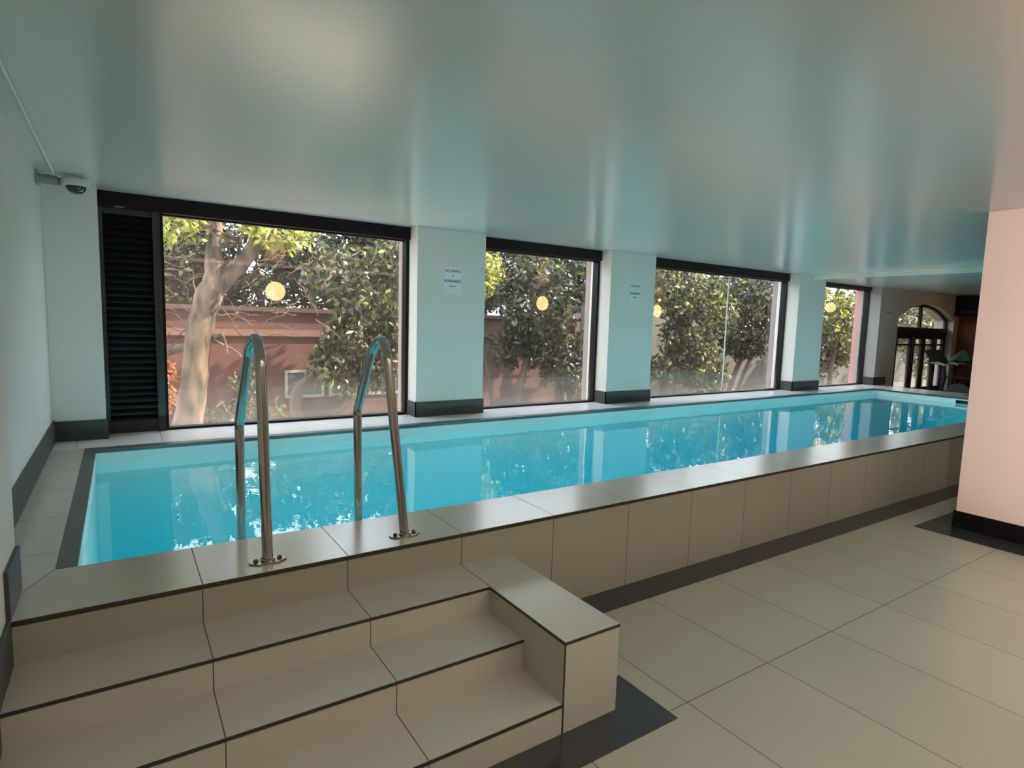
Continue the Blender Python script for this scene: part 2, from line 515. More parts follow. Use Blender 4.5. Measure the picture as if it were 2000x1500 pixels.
# left wall and pier, rear wall, end wall
struct(build('wall_left', MB().box(-1.0, XL, 0.29, YO, -0.1, ZC), 'wall'), 'pale green white painted left wall beside the pool', 'wall')
struct(build('wall_left', MB().box(-1.0, XP, -3.9, 0.29, -0.1, ZC), 'wall'), 'protruding painted section of left wall beside the steps', 'wall')
struct(build('wall_rear', MB().box(-1.0, 17.2, YB - 0.3, YB, -0.1, ZC), 'wall_rear'), 'taupe painted rear wall behind the viewer', 'wall')
struct(build('wall_right', MB().box(XE, XE + 0.3, YB, YO, -0.1, ZL), 'brick_in'), 'dark red brick wall at the far end of the gym area', 'wall')
struct(build('baseboard_left', MB().box(XL, XL + 0.014, 0.29, YW - 0.006, H, H + 0.18), 'skirt', bevel=0.002), 'charcoal tile skirting along recessed left wall', 'skirting')
mb = MB()
mb.box(XP, XP + 0.014, 0.0, 0.29, H, H + 0.178)
mb.box(XP, XP + 0.014, T1, 0.0, Z1, Z1 + 0.17)
mb.box(XP, XP + 0.014, T2, T1, Z2, Z2 + 0.17)
mb.box(XP, XP + 0.014, T3, T2, Z3, Z3 + 0.17)
mb.box(XP, XP + 0.014, -3.5, T3, 0.0, 0.17)
struct(build('baseboard_left', mb, 'skirt', bevel=0.002), 'charcoal tile skirting stepping down beside the steps', 'skirting')

# ------------------------------------------------------------------ window wall pillars
def pillar(x0, x1, label, skirt_x1=None, zc=ZC):
    t = thing('square_pillar', label, 'pillar', ((x0 + x1) / 2, (YW + YO) / 2, H), 'pillars between the windows')
    build('shaft', MB().box(x0, x1, YW, YO - 0.10, H, zc), 'wall', t, bevel=0.004)
    build('outer_face', MB().box(x0, x1, YO - 0.10, YO, -0.4, zc), 'outer_render', t)
    mb = MB()
    s1 = skirt_x1 or x1
    mb.box(x0 - 0.012, s1 + (0 if skirt_x1 else 0.012), YW - 0.012, YW, H, H + 0.17)
    mb.box(x0 - 0.012, x0, YW - 0.012, 3.69, H, H + 0.17)
    if not skirt_x1: mb.box(x1, x1 + 0.012, YW, 3.69, H, H + 0.17)
    o = build('skirting', mb, 'skirt', t)
    o['label'] = 'charcoal tile skirting'
    return t
# corner pillar
t = thing('square_pillar', 'pale corner pillar left of black louvre under the security camera', 'pillar', (-0.55, 3.7, H), 'pillars between the windows')
build('shaft', MB().box(XL, -0.368, YW, YO, H, ZC), 'wall', t, bevel=0.003)
mb = MB(); mb.box(XL, -0.356, YW - 0.012, YW, H, H + 0.17); mb.box(-0.368, -0.356, YW, 3.69, H, H + 0.17)
o = build('skirting', mb, 'skirt', t); o['label'] = 'charcoal tile skirting'
P1 = pillar(2.50, 3.368, 'pale pillar right of the widest window carrying the nearest paper notice')
P2 = pillar(5.36, 6.22, 'pale pillar between second and third windows carrying a paper notice')
P3 = pillar(9.892, 10.752, 'pale pillar between third and fourth windows where ceiling steps down', zc=ZC)
# last pillar runs into the wall with the arched door
AX0, AX1, ASP, ATOP = 13.71, 16.55, 2.0, 2.335
def arch_pts(x0, x1, zs, zt, n=24):
    c = (x0 + x1) / 2; hw = (x1 - x0) / 2; rise = zt - zs
    r = (hw * hw + rise * rise) / (2 * rise); a0 = math.asin(hw / r)
    return [(c + r * math.sin(-a0 + 2 * a0 * k / n), zt - r + r * math.cos(-a0 + 2 * a0 * k / n)) for k in range(n + 1)]
mb = MB()
mb.box(12.886, AX0, YW, YO - 0.1, -0.1, ZL)
mb.box(AX1, XE, YW, YO - 0.1, -0.1, ZL)
ar = arch_pts(AX0, AX1, ASP, ATOP)
mb.prism([(AX0, ZL)] + ar[::1] + [(AX1, ZL)], YW, YO - 0.1, 'y')
struct(build('wall_far', mb, 'taupe'), 'pale wall with arched door opening beyond the last window', 'wall')
mb = MB(); mb.box(12.874, 13.36, YW - 0.012, YW, H, H + 0.17); mb.box(12.874, 12.886, YW - 0.012, 3.69, H, H + 0.17)
struct(build('baseboard_far', mb, 'skirt'), 'charcoal tile skirting left of the arched door', 'skirting')
struct(build('wall_outer', MB().box(12.886, AX0 - 0.15, YO - 0.1, YO, -0.4, ZC), 'rose'), 'rose painted outer reveal right of the fourth window', 'wall')

# ------------------------------------------------------------------ windows
def window(n, x0, x1, label, louver=False, joint=None, zt=ZC, headh=0.134):
    t = bpy.data.objects.new('window_%d' % n, None); C.objects.link(t)
    t.location = ((x0 + x1) / 2, YG, H); struct(t, label, 'window')
    y0, y1 = 3.69, 3.80
    fm = 'black' if n == 1 else 'blackbrown'
    zh = zt - headh
    build('head_box', MB().box(x0, x1, 3.655, 3.84, zh, zt), fm, t, bevel=0.003)
    g0 = x0 + (0.478 if louver else 0.025)
    mb = MB()
    mb.box(g0 - 0.025, g0, y0, y1, H, zh)
    mb.box(x1 - 0.035, x1, y0, y1, H, zh)
    mb.box(g0, x1 - 0.035, y0, y1, H, H + 0.022)
    mb.box(g0, x1 - 0.035, YG - 0.02, y1, zh - 0.012, zh)
    build('frame', mb, fm, t)
    build('glass_pane', MB().box(g0, x1 - 0.035, YG, YG + 0.008, H + 0.022, zh - 0.012), 'glass', t)
    if joint:
        o = build('pane_joint', MB().box(joint - 0.006, joint + 0.006, YG - 0.004, YG + 0.012, H + 0.022, zh - 0.012), 'white_plastic', t)
        o['label'] = 'white sealant joint between two panes'
    if louver:
        lv = MB()
        a, b = x0 + 0.03, g0 - 0.085
        lv.box(x0, a, y0 - 0.03, y1, H, zh); lv.box(b, g0 - 0.025, y0 - 0.03, y1, H, zh)
        lv.box(a, b, y0, y1, H, H + 0.10); lv.box(a, b, y0, y1, zh - 0.05, zh)
        lv.box(a, b, y1 - 0.01, y1, H, zh)
        z = H + 0.10; n_s = 31; pitch = (zh - 0.05 - z) / n_s
        for k in range(n_s):
            zz = z + k * pitch
            lv.prism([(y0 + 0.0, zz), (y0 + 0.012, zz), (y0 + 0.062, zz + pitch * 1.0), (y0 + 0.050, zz + pitch * 1.0)], a, b, 'x')
        o = build('louvre_panel', lv, 'louvre', t); o['label'] = 'black louvred ventilation panel'
        o = build('latch_plate', MB().box(x0 + 0.12, x0 + 0.19, 3.650, 3.655, zh + 0.004, zh + 0.012), 'grey_plastic', t)
    return t
window(1, -0.368, 2.50, 'widest window with black louvre panel at its left', louver=True)
window(2, 3.368, 5.36, 'second window with dark frame between two pillars carrying notices')
window(3, 6.22, 9.892, 'third window with a thin vertical joint across its glass', joint=8.30)
window(4, 10.752, 12.886, 'smallest window, under the lowered ceiling', zt=ZL, headh=0.07)

# arched door
d = bpy.data.objects.new('door_1', None); C.objects.link(d); d.location = (15.13, 3.62, 0.0)
struct(d, 'black framed glazed double door under an arched fanlight', 'door')
yd0, yd1 = 3.60, 3.66
inner = arch_pts(AX0 + 0.05, AX1 - 0.05, ASP - 0.02, ATOP - 0.055)
outer = arch_pts(AX0, AX1, ASP, ATOP)
mb = MB(); mb.prism(outer + inner[::-1], yd0, yd1, 'y')
mb.box(AX0, AX0 + 0.30, yd0, yd1, 0, 1.80); mb.box(AX1 - 0.06, AX1, yd0, yd1, 0, ASP)
mb.box(AX0, AX0 + 0.05, yd0, yd1, 1.80, ASP)
mb.box(AX0, AX1, yd0 - 0.02, yd1, 1.62, 1.80)
mb.box(15.10, 15.17, yd0, yd1, 1.80, 2.29)
build('arched_frame', mb, 'blackbrown', d)
def leaf(x0, x1, name='door_leaf'):
    mb = MB(); st = 0.075
    mb.box(x0, x0 + st, yd0, yd1, 0.02, 1.62); mb.box(x1 - st, x1, yd0, yd1, 0.02, 1.62)
    mb.box(x0 + st, x1 - st, yd0, yd1, 1.545, 1.62); mb.box(x0 + st, x1 - st, yd0, yd1, 1.39, 1.43); mb.box(x0 + st, x1 - st, yd0, yd1, 0.02, 0.42)
    o = build(name, mb, 'blackbrown', d)
    build('pane', MB().box(x0 + st, x1 - st, yd0 + 0.025, yd0 + 0.03, 0.42, 1.545), 'glass', o)
    return o
leaf(14.01, 14.80); leaf(14.86, 15.36); leaf(15.40, 15.95); leaf(16.02, 16.49)
build('fanlight_pane', MB().prism([(AX0 + 0.05, 1.80)] + inner + [(AX1 - 0.05, 1.80)], yd0 + 0.02, yd0 + 0.025, 'y'), 'glass', d)

# ------------------------------------------------------------------ swimming pool
PX0, PX1 = -0.437, 12.10
YN0, YN1 = 0.443, 0.365      # near inner edge at left and right ends
YF0, YF1 = 2.995, 3.06       # far inner edge
WZ = 0.452
pool = thing('swimming_pool', 'long raised lap pool of turquoise water along the windows', 'swimming pool', (5.8, 1.7, 0.0))
pb = -0.75
def yn(x): return YN0 + (YN1 - YN0) * (x - PX0) / (PX1 - PX0)
def yf(x): return YF0 + (YF1 - YF0) * (x - PX0) / (PX1 - PX0)
mb = MB()
tk = 0.04
mb.prism([(PX0 - tk, yn(PX0) - tk), (PX1 + tk, yn(PX1) - tk), (PX1 + tk, yf(PX1) + tk), (PX0 - tk, yf(PX0) + tk)], pb - tk, pb)
mb.prism([(PX0 - tk, yn(PX0) - tk), (PX1 + tk, yn(PX1) - tk), (PX1 + tk, yn(PX1)), (PX0 - tk, yn(PX0))], pb, H - 0.03)
mb.prism([(PX0 - tk, yf(PX0)), (PX1 + tk, yf(PX1)), (PX1 + tk, yf(PX1) + tk), (PX0 - tk, yf(PX0) + tk)], pb, H - 0.03)
mb.prism([(PX0 - tk, yn(PX0)), (PX0, yn(PX0)), (PX0, yf(PX0)), (PX0 - tk, yf(PX0))], pb, H - 0.03)
mb.prism([(PX1, yn(PX1)), (PX1 + tk, yn(PX1)), (PX1 + tk, yf(PX1)), (PX1, yf(PX1))], pb, H - 0.03)
build('basin', mb, 'liner', pool)
e = 0.001
mb = MB(); mb.prism([(PX0 + e, yn(PX0) + e), (PX1 - e, yn(PX1) + e), (PX1 - e, yf(PX1) - e), (PX0 + e, yf(PX0) - e)], pb + e, WZ)
o = build('water', mb, 'water', pool); o['label'] = 'still turquoise water mirroring the windows'
# body walls: front panel, end
build('front_panel', MB().box(XP, 13.10, 0.0, 0.012, 0.0, H - 0.012), 'panel', pool)
build('end_panel', MB().box(13.088, 13.10, 0.012, YW, 0.0, H - 0.012), 'panel', pool)
# coping in front with mitred left end
cp = MB(); cp.prism([(XP, -0.006), (13.10, -0.006), (13.10, yn(13.1)), (PX0, yn(PX0)), (-0.508, 0.448), (XP, 0.215)], H - 0.012, H)
build('coping', cp, 'coping', pool)
build('mitre_joint', MB().prism([(-0.508, 0.452), (-0.508, 0.446), (XP, 0.213), (XP, 0.219)], H, H + 0.0006), 'trim', pool)
build('edge_trim', MB().box(XP, 13.104, -0.010, -0.004, H - 0.014, H - 0.001), 'trim', pool)
build('under_trim', MB().box(XP, 13.104, -0.004, 0.0, H - 0.022, H - 0.012), 'trim', pool)
# side, back and end decks
GX = -0.508
dk = MB(); dk.prism([(XL + 0.0, 0.29), (XP, 0.29), (XP, 0.216), (GX, 0.449), (GX, 3.09), (XL, 3.09)], H - 0.03, H)
struct(build('floor', dk, 'deckleft'), 'raised beige tiled deck along the left wall beside the pool', 'floor')
bd = MB(); bd.prism([(XL, 3.09), (GX, 3.09), (12.18, yf(12.1) + 0.085), (13.10, yf(12.1) + 0.085), (13.10, YW), (12.886, YW), (12.886, YO - 0.1), (XL, YO - 0.1)], H - 0.03, H)
struct(build('floor', bd, 'deckback'), 'raised tiled deck between pool and windows, sky glare in its pale colour', 'floor')
ed = MB(); ed.prism([(12.18, yn(12.18)), (13.10, yn(12.18)), (13.10, yf(12.1) + 0.085), (12.18, yf(12.1) + 0.085)], H - 0.03, H)
struct(build('floor', ed, 'deckright'), 'raised tiled deck at the far end of the pool', 'floor')
gr = MB()
gr.prism([(GX, 0.449), (PX0 + 0.004, yn(PX0)), (PX0 + 0.004, yf(PX0) - 0.004), (PX1 - 0.004, yf(PX1) - 0.004), (PX1 - 0.004, yn(PX1)), (12.18, yn(12.18)), (12.18, yf(12.1) + 0.085), (GX, 3.09)], H - 0.026, H + 0.001)
o = build('border', gr, 'granite', pool); o['label'] = 'grey granite edging round the water'
# skimmer in the far end wall
o = build('skimmer', MB().box(PX1 - 0.006, PX1 + 0.02, 1.44, 1.70, 0.455, 0.512), 'black', pool); o['label'] = 'black skimmer mouth'
o = build('drain_cover', MB().lathe([(0.0, 0.0), (0.035, 0.0), (0.035, 0.010), (0.02, 0.014), (0.0, 0.014)], (-0.437, 0.60, 0.30), 'x', 20), 'gym_grey', pool)
# grey rubber mat on end deck
tag(build('deck_drain', MB().box(12.62, 12.82, 1.40, 1.78, H, H + 0.006), 'black'), 'small black grating on the end deck of the pool', 'drain')

# ------------------------------------------------------------------ steps
st = thing('tiled_steps', 'beige tiled steps with dark edge strips leading up to the pool', 'steps', (0.44, -0.45, 0.0))
def step(y0, y1, z):
    o = build('step', MB().box(XP, BX, y0, y1 + 0.0, 0.0, z), 'panel' if False else 'coping', st)
    build('edge_strip', MB().box(XP, BX, y0 - 0.004, y0 + 0.002, z - 0.013, z - 0.001), 'trim', o)
    return o
step(T3, T2, Z3); step(T2, T1, Z2); step(T1, -0.0005, Z1)
blk = build('side_block', MB().box(BX + 0.0005, BX2, T3, -0.0005, 0.0, Z1), 'block', st)
mb = MB()
mb.box(BX - 0.003, BX2 + 0.003, T3 - 0.004, T3, Z1 - 0.012, Z1 - 0.002)
mb.box(BX - 0.004, BX + 0.0005, T3 - 0.003, T1, Z1 - 0.012, Z1 - 0.002)
mb.box(BX - 0.002, BX + 0.004, T3 - 0.003, T3 + 0.001, 0.0, Z1 - 0.01)
mb.box(BX2 - 0.001, BX2 + 0.003, T3 - 0.003, 0.0, Z1 - 0.012, Z1 - 0.003)
mb.box(BX - 0.001, BX + 0.002, T1, -0.001, Z1, Z1 + 0.0008)
build('edge_strip', mb, 'trim', blk)

# ------------------------------------------------------------------ hand rails
def rail(xb, xt, ybase, xback, label, ytop, yb2, ydown, zdown, yend):
    t = thing('pool_handrail', label, 'handrail', (xb, ybase, H), 'pool handrails')
    pts = [(xb, ybase, H + 0.005), (xt, ytop - 0.05, 1.46), (xt, ytop + 0.02, 1.565), (xt, yb2, 1.50), (xback, ydown, zdown), (xback, yend, -0.15)]
    path = fillet(pts, [0.12, 0.10, 0.16, 0.10], 10)
    build('rail', MB().tube(path, 0.0235, 24), 'steel', t, smooth=True)
    pl = MB()
    hw, hh = 0.078, 0.040
    pl.prism([(xb - hw, ybase - 0.012), (xb - hw * 0.55, ybase - hh), (xb + hw * 0.55, ybase - hh), (xb + hw, ybase - 0.012), (xb + hw, ybase + 0.012), (xb + hw * 0.55, ybase + hh), (xb - hw * 0.55, ybase + hh), (xb - hw, ybase + 0.012)], H, H + 0.007)
    fl = build('flange', pl, 'flange', t, bevel=0.001)
    build('collar', MB().lathe([(0.031, 0.006), (0.031, 0.014), (0.0245, 0.018)], (xb, ybase, H), 'z', 28), 'steel', fl, smooth=True)
    for s in (-1, 1):
        build('bolt', MB().lathe([(0.011, 0.006), (0.011, 0.012), (0.007, 0.018), (0.004, 0.019)], (xb + s * 0.050, ybase, H), 'z', 6), 'bolt', fl)
    return t
rail(0.272, 0.262, 0.106, 0.262, 'stainless steel pool handrail above the steps, left of the pair', 0.20, 0.43, 0.738, 1.08, 0.735)
rail(0.930, 0.865, 0.114, 0.870, 'stainless steel pool handrail above the steps, right of the pair', 0.25, 0.41, 0.66, 1.13, 0.62)

# ------------------------------------------------------------------ right hand pillar
t = thing('square_pillar', 'large pillar with warm pink light in its colour and black skirting at the right edge', 'pillar', (6.2, -1.2, 0.0))
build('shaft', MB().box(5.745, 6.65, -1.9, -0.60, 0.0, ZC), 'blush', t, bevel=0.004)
mb = MB(); mb.box(5.730, 5.745, -1.915, -0.585, 0.003, 0.148); mb.box(5.745, 6.665, -0.60, -0.585, 0.003, 0.148); mb.box(6.65, 6.665, -1.915, -0.60, 0.003, 0.148); mb.box(5.745, 6.65, -1.915, -1.90, 0.003, 0.148)
o = build('skirting', mb, 'black', t); o['label'] = 'black tile skirting'

# ------------------------------------------------------------------ security camera, conduit, notices
t = thing('security_camera', 'white dome security camera on a wall bracket in the top left corner', 'camera', (-0.495, 3.14, 2.60))
build('wall_bracket', MB().box(XL, XL + 0.016, 3.08, 3.20, 2.575, 2.665), 'grey_plastic', t, bevel=0.004)
o = build('arm', MB().tube([(XL, 3.14, 2.622), (-0.60, 3.14, 2.617)], [0.036, 0.034], 20), 'grey_plastic', t, smooth=True)
build('collar', MB().tube([(-0.605, 3.14, 2.617), (-0.575, 3.14, 2.615)], 0.026, 20), 'gym_grey', t, smooth=True)
build('housing', MB().lathe([(0.0, 0.055), (0.070, 0.052), (0.092, 0.040), (0.096, 0.018), (0.094, -0.004), (0.070, -0.010), (0.0, -0.010)], (-0.490, 3.14, 2.60), 'z', 40), 'white_plastic', t, smooth=True)
dm = [(0.066 * math.cos(a), -0.008 - 0.058 * math.sin(a)) for a in [k * math.pi / 2 / 8 for k in range(8)]] + [(0.002, -0.066)]
build('dome', MB().lathe(dm, (-0.490, 3.14, 2.60), 'z', 32), 'dome', t, smooth=True)
tag(build('cable_conduit', MB().tube([(-0.62, 3.10, ZC - 0.009), (-0.625, 0.3, ZC - 0.009), (-0.60, 0.29, ZC - 0.009), (-0.60, -2.9, ZC - 0.009)], 0.009, 12), 'wall'),
    'thin white cable conduit along the ceiling to the security camera', 'conduit')

def text_mesh(s, size, x, y, z, material, parent, name='lettering'):
    cu = bpy.data.curves.new('t', 'FONT'); cu.body = s; cu.size = size; cu.align_x = 'CENTER'; cu.extrude = 0.0004; cu.offset = 0.0006
    to = bpy.data.objects.new('t', cu); C.objects.link(to)
    bpy.context.view_layer.update()
    me = bpy.data.meshes.new_from_object(to.evaluated_get(bpy.context.evaluated_depsgraph_get()))
    bpy.data.objects.remove(to); me.name = name
    me.transform(Matrix.Rotation(math.pi / 2, 4, 'X'))
    me.transform(Matrix.Translation(Vector((x, y, z)) - wloc(parent)))
    me.materials.clear(); me.materials.append(M[material])
    o = bpy.data.objects.new(name, me); C.objects.link(o); o.parent = parent
    return o
def notice(xc, zc, label, k=1.0, mt='paper'):
    y = YW - 0.003
    t = thing('paper_notice', label, 'notice', (xc, y, zc - 0.145 * k), 'notices on the window pillars')
    s = build('sheet', MB().box(xc - 0.104 * k, xc + 0.104 * k, y, y + 0.0025, zc - 0.145 * k, zc + 0.145 * k), mt, t)
    text_mesh('NO DIVING', 0.034 * k, xc, y - 0.001, zc + 0.085 * k, 'ink', t)
    text_mesh('&', 0.024 * k, xc, y - 0.001, zc + 0.038 * k, 'ink', t)
    text_mesh('RUNNING', 0.042 * k, xc, y - 0.001, zc - 0.022 * k, 'ink', t)
    text_mesh('Thank you', 0.018 * k, xc, y - 0.001, zc - 0.066 * k, 'ink', t)
    return t
notice(2.935, 2.11, 'white NO DIVING notice on the pillar right of the widest window', 1.08)
notice(5.825, 2.115, 'white NO DIVING notice on the pillar left of the third window', 1.0)
notice(13.27, 2.10, 'faint paper notice on the wall left of the arched door', 1.0, 'faint_paper')

# ------------------------------------------------------------------ lamps
def round_lamp(x, z, label):
    t = thing('round_wall_lamp', label, 'lamp', (x, YB, z - 0.21), 'round wall lamps on the rear wall')
    build('backplate', MB().lathe([(0.0, 0.0), (0.21, 0.0), (0.21, 0.03), (0.0, 0.03)], (x, YB, z), 'y', 40), 'white_plastic', t)
    build('glass_shade', MB().lathe([(0.0, 0.03), (0.20, 0.03), (0.20, 0.05), (0.17, 0.075), (0.0, 0.085)], (x, YB, z), 'y', 40), 'lamp_glow', t, smooth=True)
    return t
round_lamp(2.59, 2.17, 'round warm wall lamp mirrored in the widest window')
round_lamp(9.75, 2.21, 'round warm wall lamp mirrored in the second window')
round_lamp(14.4, 2.16, 'round warm wall lamp mirrored in the third window')

# unseen fill lamp added on the left pier to brighten the right hand pillar
t = thing('round_wall_lamp', 'unseen warm fill lamp added on the left pier behind the viewer', 'lamp', (XP, -3.2, 2.0))
build('backplate', MB().lathe([(0.0, 0.0), (0.16, 0.0), (0.16, 0.03), (0.0, 0.03)], (XP, -3.2, 2.15), 'x', 32), 'white_plastic', t)
build('glass_shade', MB().lathe([(0.0, 0.03), (0.15, 0.03), (0.14, 0.06), (0.0, 0.07)], (XP, -3.2, 2.15), 'x', 32), 'white_plastic', t, smooth=True)
l = bpy.data.lights.new('fill_bulb', 'AREA'); l.shape = 'DISK'; l.size = 0.28; l.energy = PIER_FILL; l.spread = math.radians(75); l.color = (1.0, 0.71, 0.63)
lo = bpy.data.objects.new('fill_bulb', l); C.objects.link(lo); lo.parent = t
lo.location = Vector((XP + 0.09, -3.2, 2.15)) - wloc(t); lo.rotation_euler = (math.radians(90), 0, math.radians(-90))
# ------------------------------------------------------------------ gym corner
t = thing('treadmill', 'dark treadmill with pale hand grips in front of the arched door', 'treadmill', (14.6, 2.75, 0.0))
build('running_deck', MB().box(14.15, 14.95, 1.55, 3.15, 0.05, 0.20), 'rubber', t, bevel=0.01)
for x in (14.22, 14.88):
    build('upright', MB().tube([(x, 3.02, 0.15), (x, 2.92, 0.7), (x, 2.98, 1.12)], 0.028, 12), 'rubber', t, smooth=True)
    o = build('hand_grip', MB().tube(fillet([(x, 2.98, 1.05), (x, 2.84, 1.06), (x, 2.70, 1.02)], 0.1), 0.026, 12), 'white_plastic', t, smooth=True); o['label'] = 'pale padded hand grip'
build('console', MB().prism([(2.86, 1.04), (2.94, 1.02), (3.10, 1.30), (3.06, 1.33)], 14.2, 14.9, 'x'), 'rubber', t, bevel=0.008)
t = thing('exercise_bike', 'dark exercise bike beside the treadmill in the gym corner', 'exercise bike', (15.6, 2.6, 0.0))
build('flywheel', MB().lathe([(0.0, -0.03), (0.24, -0.03), (0.25, 0.0), (0.24, 0.03), (0.0, 0.03)], (15.5, 2.85, 0.33), 'x', 28), 'gym_grey', t, smooth=True)
build('frame', MB().tube([(15.5, 3.05, 0.9), (15.5, 2.85, 0.33), (15.5, 2.3, 0.25), (15.5, 2.2, 0.85)], 0.03, 10), 'rubber', t)
build('saddle', MB().prism([(2.06, 0.86), (2.06, 0.91), (2.20, 0.93), (2.34, 0.89), (2.34, 0.86)], 15.40, 15.60, 'x'), 'rubber', t, bevel=0.01)
build('handlebar', MB().tube(fillet([(15.3, 2.85, 1.02), (15.3, 3.05, 1.0), (15.7, 3.05, 1.0), (15.7, 2.85, 1.02)], 0.05), 0.018, 10), 'gym_grey', t, smooth=True)
for y in (2.98, 2.10): build('foot_bar', MB().box(15.25, 15.75, y, y + 0.06, 0.0, 0.05), 'rubber', t)
t = thing('weight_rack', 'black weight rack against the dark red brick wall', 'rack', (16.3, 2.7, 0.0))
for x in (16.0, 16.5):
    for y in (2.05, 3.36): build('post', MB().box(x, x + 0.06, y, y + 0.06, 0, 1.05), 'rubber', t)
for z in (0.3, 0.65, 1.0):
    build('shelf', MB().box(15.98, 16.58, 2.03, 3.43, z, z + 0.04), 'rubber', t)
# draped green cloth on rack
def dome_mesh(cx, cy, z, rx, ry, h, n=28):
    vv = [(cx, cy, z + h)]; ff = []
    rings = 7
    for i in range(1, rings + 1):
        q = i / rings
        for k in range(n):
            a = 2 * math.pi * k / n
            wob = 1 + 0.10 * q * math.sin(5 * a + 1)
            vv.append((cx + rx * q * wob * math.cos(a), cy + ry * q * wob * math.sin(a), z + h * (1 - q ** 1.25) + 0.02 * q * math.sin(7 * a)))
    for k in range(n): ff.append((0, 1 + k, 1 + (k + 1) % n))
    for i in range(rings - 1):
        for k in range(n):
            a = 1 + i * n + k; b = 1 + i * n + (k + 1) % n
            ff.append((a, a + n, b + n, b))
    m_ = MB(); m_.v = vv; m_.f = ff
    return m_
tag(build('green_cloth', dome_mesh(16.28, 3.10, 1.065, 0.26, 0.30, 0.26), 'green_cloth', smooth=True), 'green cloth heaped on top of the weight rack', 'cloth')
t = thing('air_conditioner', 'black box unit mounted high on the brick end wall', 'air conditioner', (16.66, 2.6, 2.10))
build('casing', MB().box(16.50, XE, 2.1, 3.44, 2.12, 2.585), 'black', t, bevel=0.01)
build('air_vent', MB().box(16.485, 16.50, 2.2, 3.34, 2.16, 2.24), 'rubber', t)
t = thing('pendant_lamp', 'amber pendant lamp over the gym area mirrored in the fourth window', 'lamp', (15.5, 1.6, 2.33))
build('shade', MB().box(15.34, 15.66, 1.44, 1.76, 2.42, 2.56), 'orange', t)
build('globe', MB().lathe([(0.0, -0.13)] + [(0.14 * math.cos(a), 0.13 * math.sin(a)) for a in [-1.2 + k * 0.3 for k in range(9)]] + [(0.0, 0.13)], (15.5, 1.6, 2.29), 'z', 28), 'lamp_glow2', t, smooth=True)
build('stem', MB().tube([(15.5, 1.6, 2.56), (15.5, 1.6, ZL)], 0.012, 10), 'black', t)

# ------------------------------------------------------------------ garden
struct(build('ground', MB().box(-14, 48, YO, 34, -0.6, -0.35), 'soil'), 'bare brown garden soil outside the windows', 'ground')
struct(build('ground', MB().box(-12, 3.2, YO + 0.02, 8.4, -0.36, -0.33), 'paving'), 'unseen pale paving added outside the widest window to bounce sunlight indoors', 'ground')
t = thing('brick_building', 'low red brick building with a ledge across the garden', 'building', (3, 9.3, -0.4))
build('wall', MB().box(-8, 9.35, 9.0, 9.4, -0.4, 1.72), 'brick', t)
build('ledge', MB().box(-8, 9.37, 8.93, 9.0, 1.27, 1.39), 'ledge', t)
build('capping', MB().box(-8, 9.5, 8.9, 9.5, 1.72, 1.80), 'capping', t)
for x0, x1 in ((2.32, 3.05), (3.15, 3.85), (3.95, 4.65)):
    mb = MB(); mb.box(x0, x1, 8.96, 9.0, 0.10, 0.155); mb.box(x0, x0 + 0.05, 8.96, 9.0, 0.155, 0.58); mb.box(x1 - 0.05, x1, 8.96, 9.0, 0.155, 0.58); mb.box(x0, x1, 8.96, 9.0, 0.58, 0.63)
    wn = build('window', mb, 'window_white', t)
    build('pane', MB().box(x0 + 0.05, x1 - 0.05, 8.975, 9.0, 0.155, 0.58), 'win_dark', wn)
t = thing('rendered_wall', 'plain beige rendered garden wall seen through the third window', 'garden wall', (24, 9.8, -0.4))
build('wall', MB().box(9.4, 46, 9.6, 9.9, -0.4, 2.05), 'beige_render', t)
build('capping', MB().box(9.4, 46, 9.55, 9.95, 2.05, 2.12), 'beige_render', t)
t = thing('garden_post', 'white painted post outside the second window', 'post', (9.55, 8.8, -0.4))
build('shaft', MB().box(9.45, 9.70, 8.7, 8.95, -0.4, 2.42), 'window_white', t, bevel=0.01)
build('cap', MB().box(9.42, 9.73, 8.67, 8.98, 2.42, 2.46), 'window_white', t, bevel=0.005)
t = thing('garden_gate', 'brown timber screen beside the white garden post', 'screen', (10.6, 8.9, -0.4))
mb = MB()
for k in range(9): mb.box(9.75, 11.4, 8.88, 8.91, 0.9 + k * 0.15, 1.03 + k * 0.15)
build('slats', mb, 'bark_dark', t)
build('frame', MB().box(9.72, 9.77, 8.85, 8.93, -0.4, 2.28).box(11.38, 11.43, 8.85, 8.93, -0.4, 2.28).box(9.72, 11.43, 8.85, 8.93, 2.25, 2.30), 'bark_dark', t)

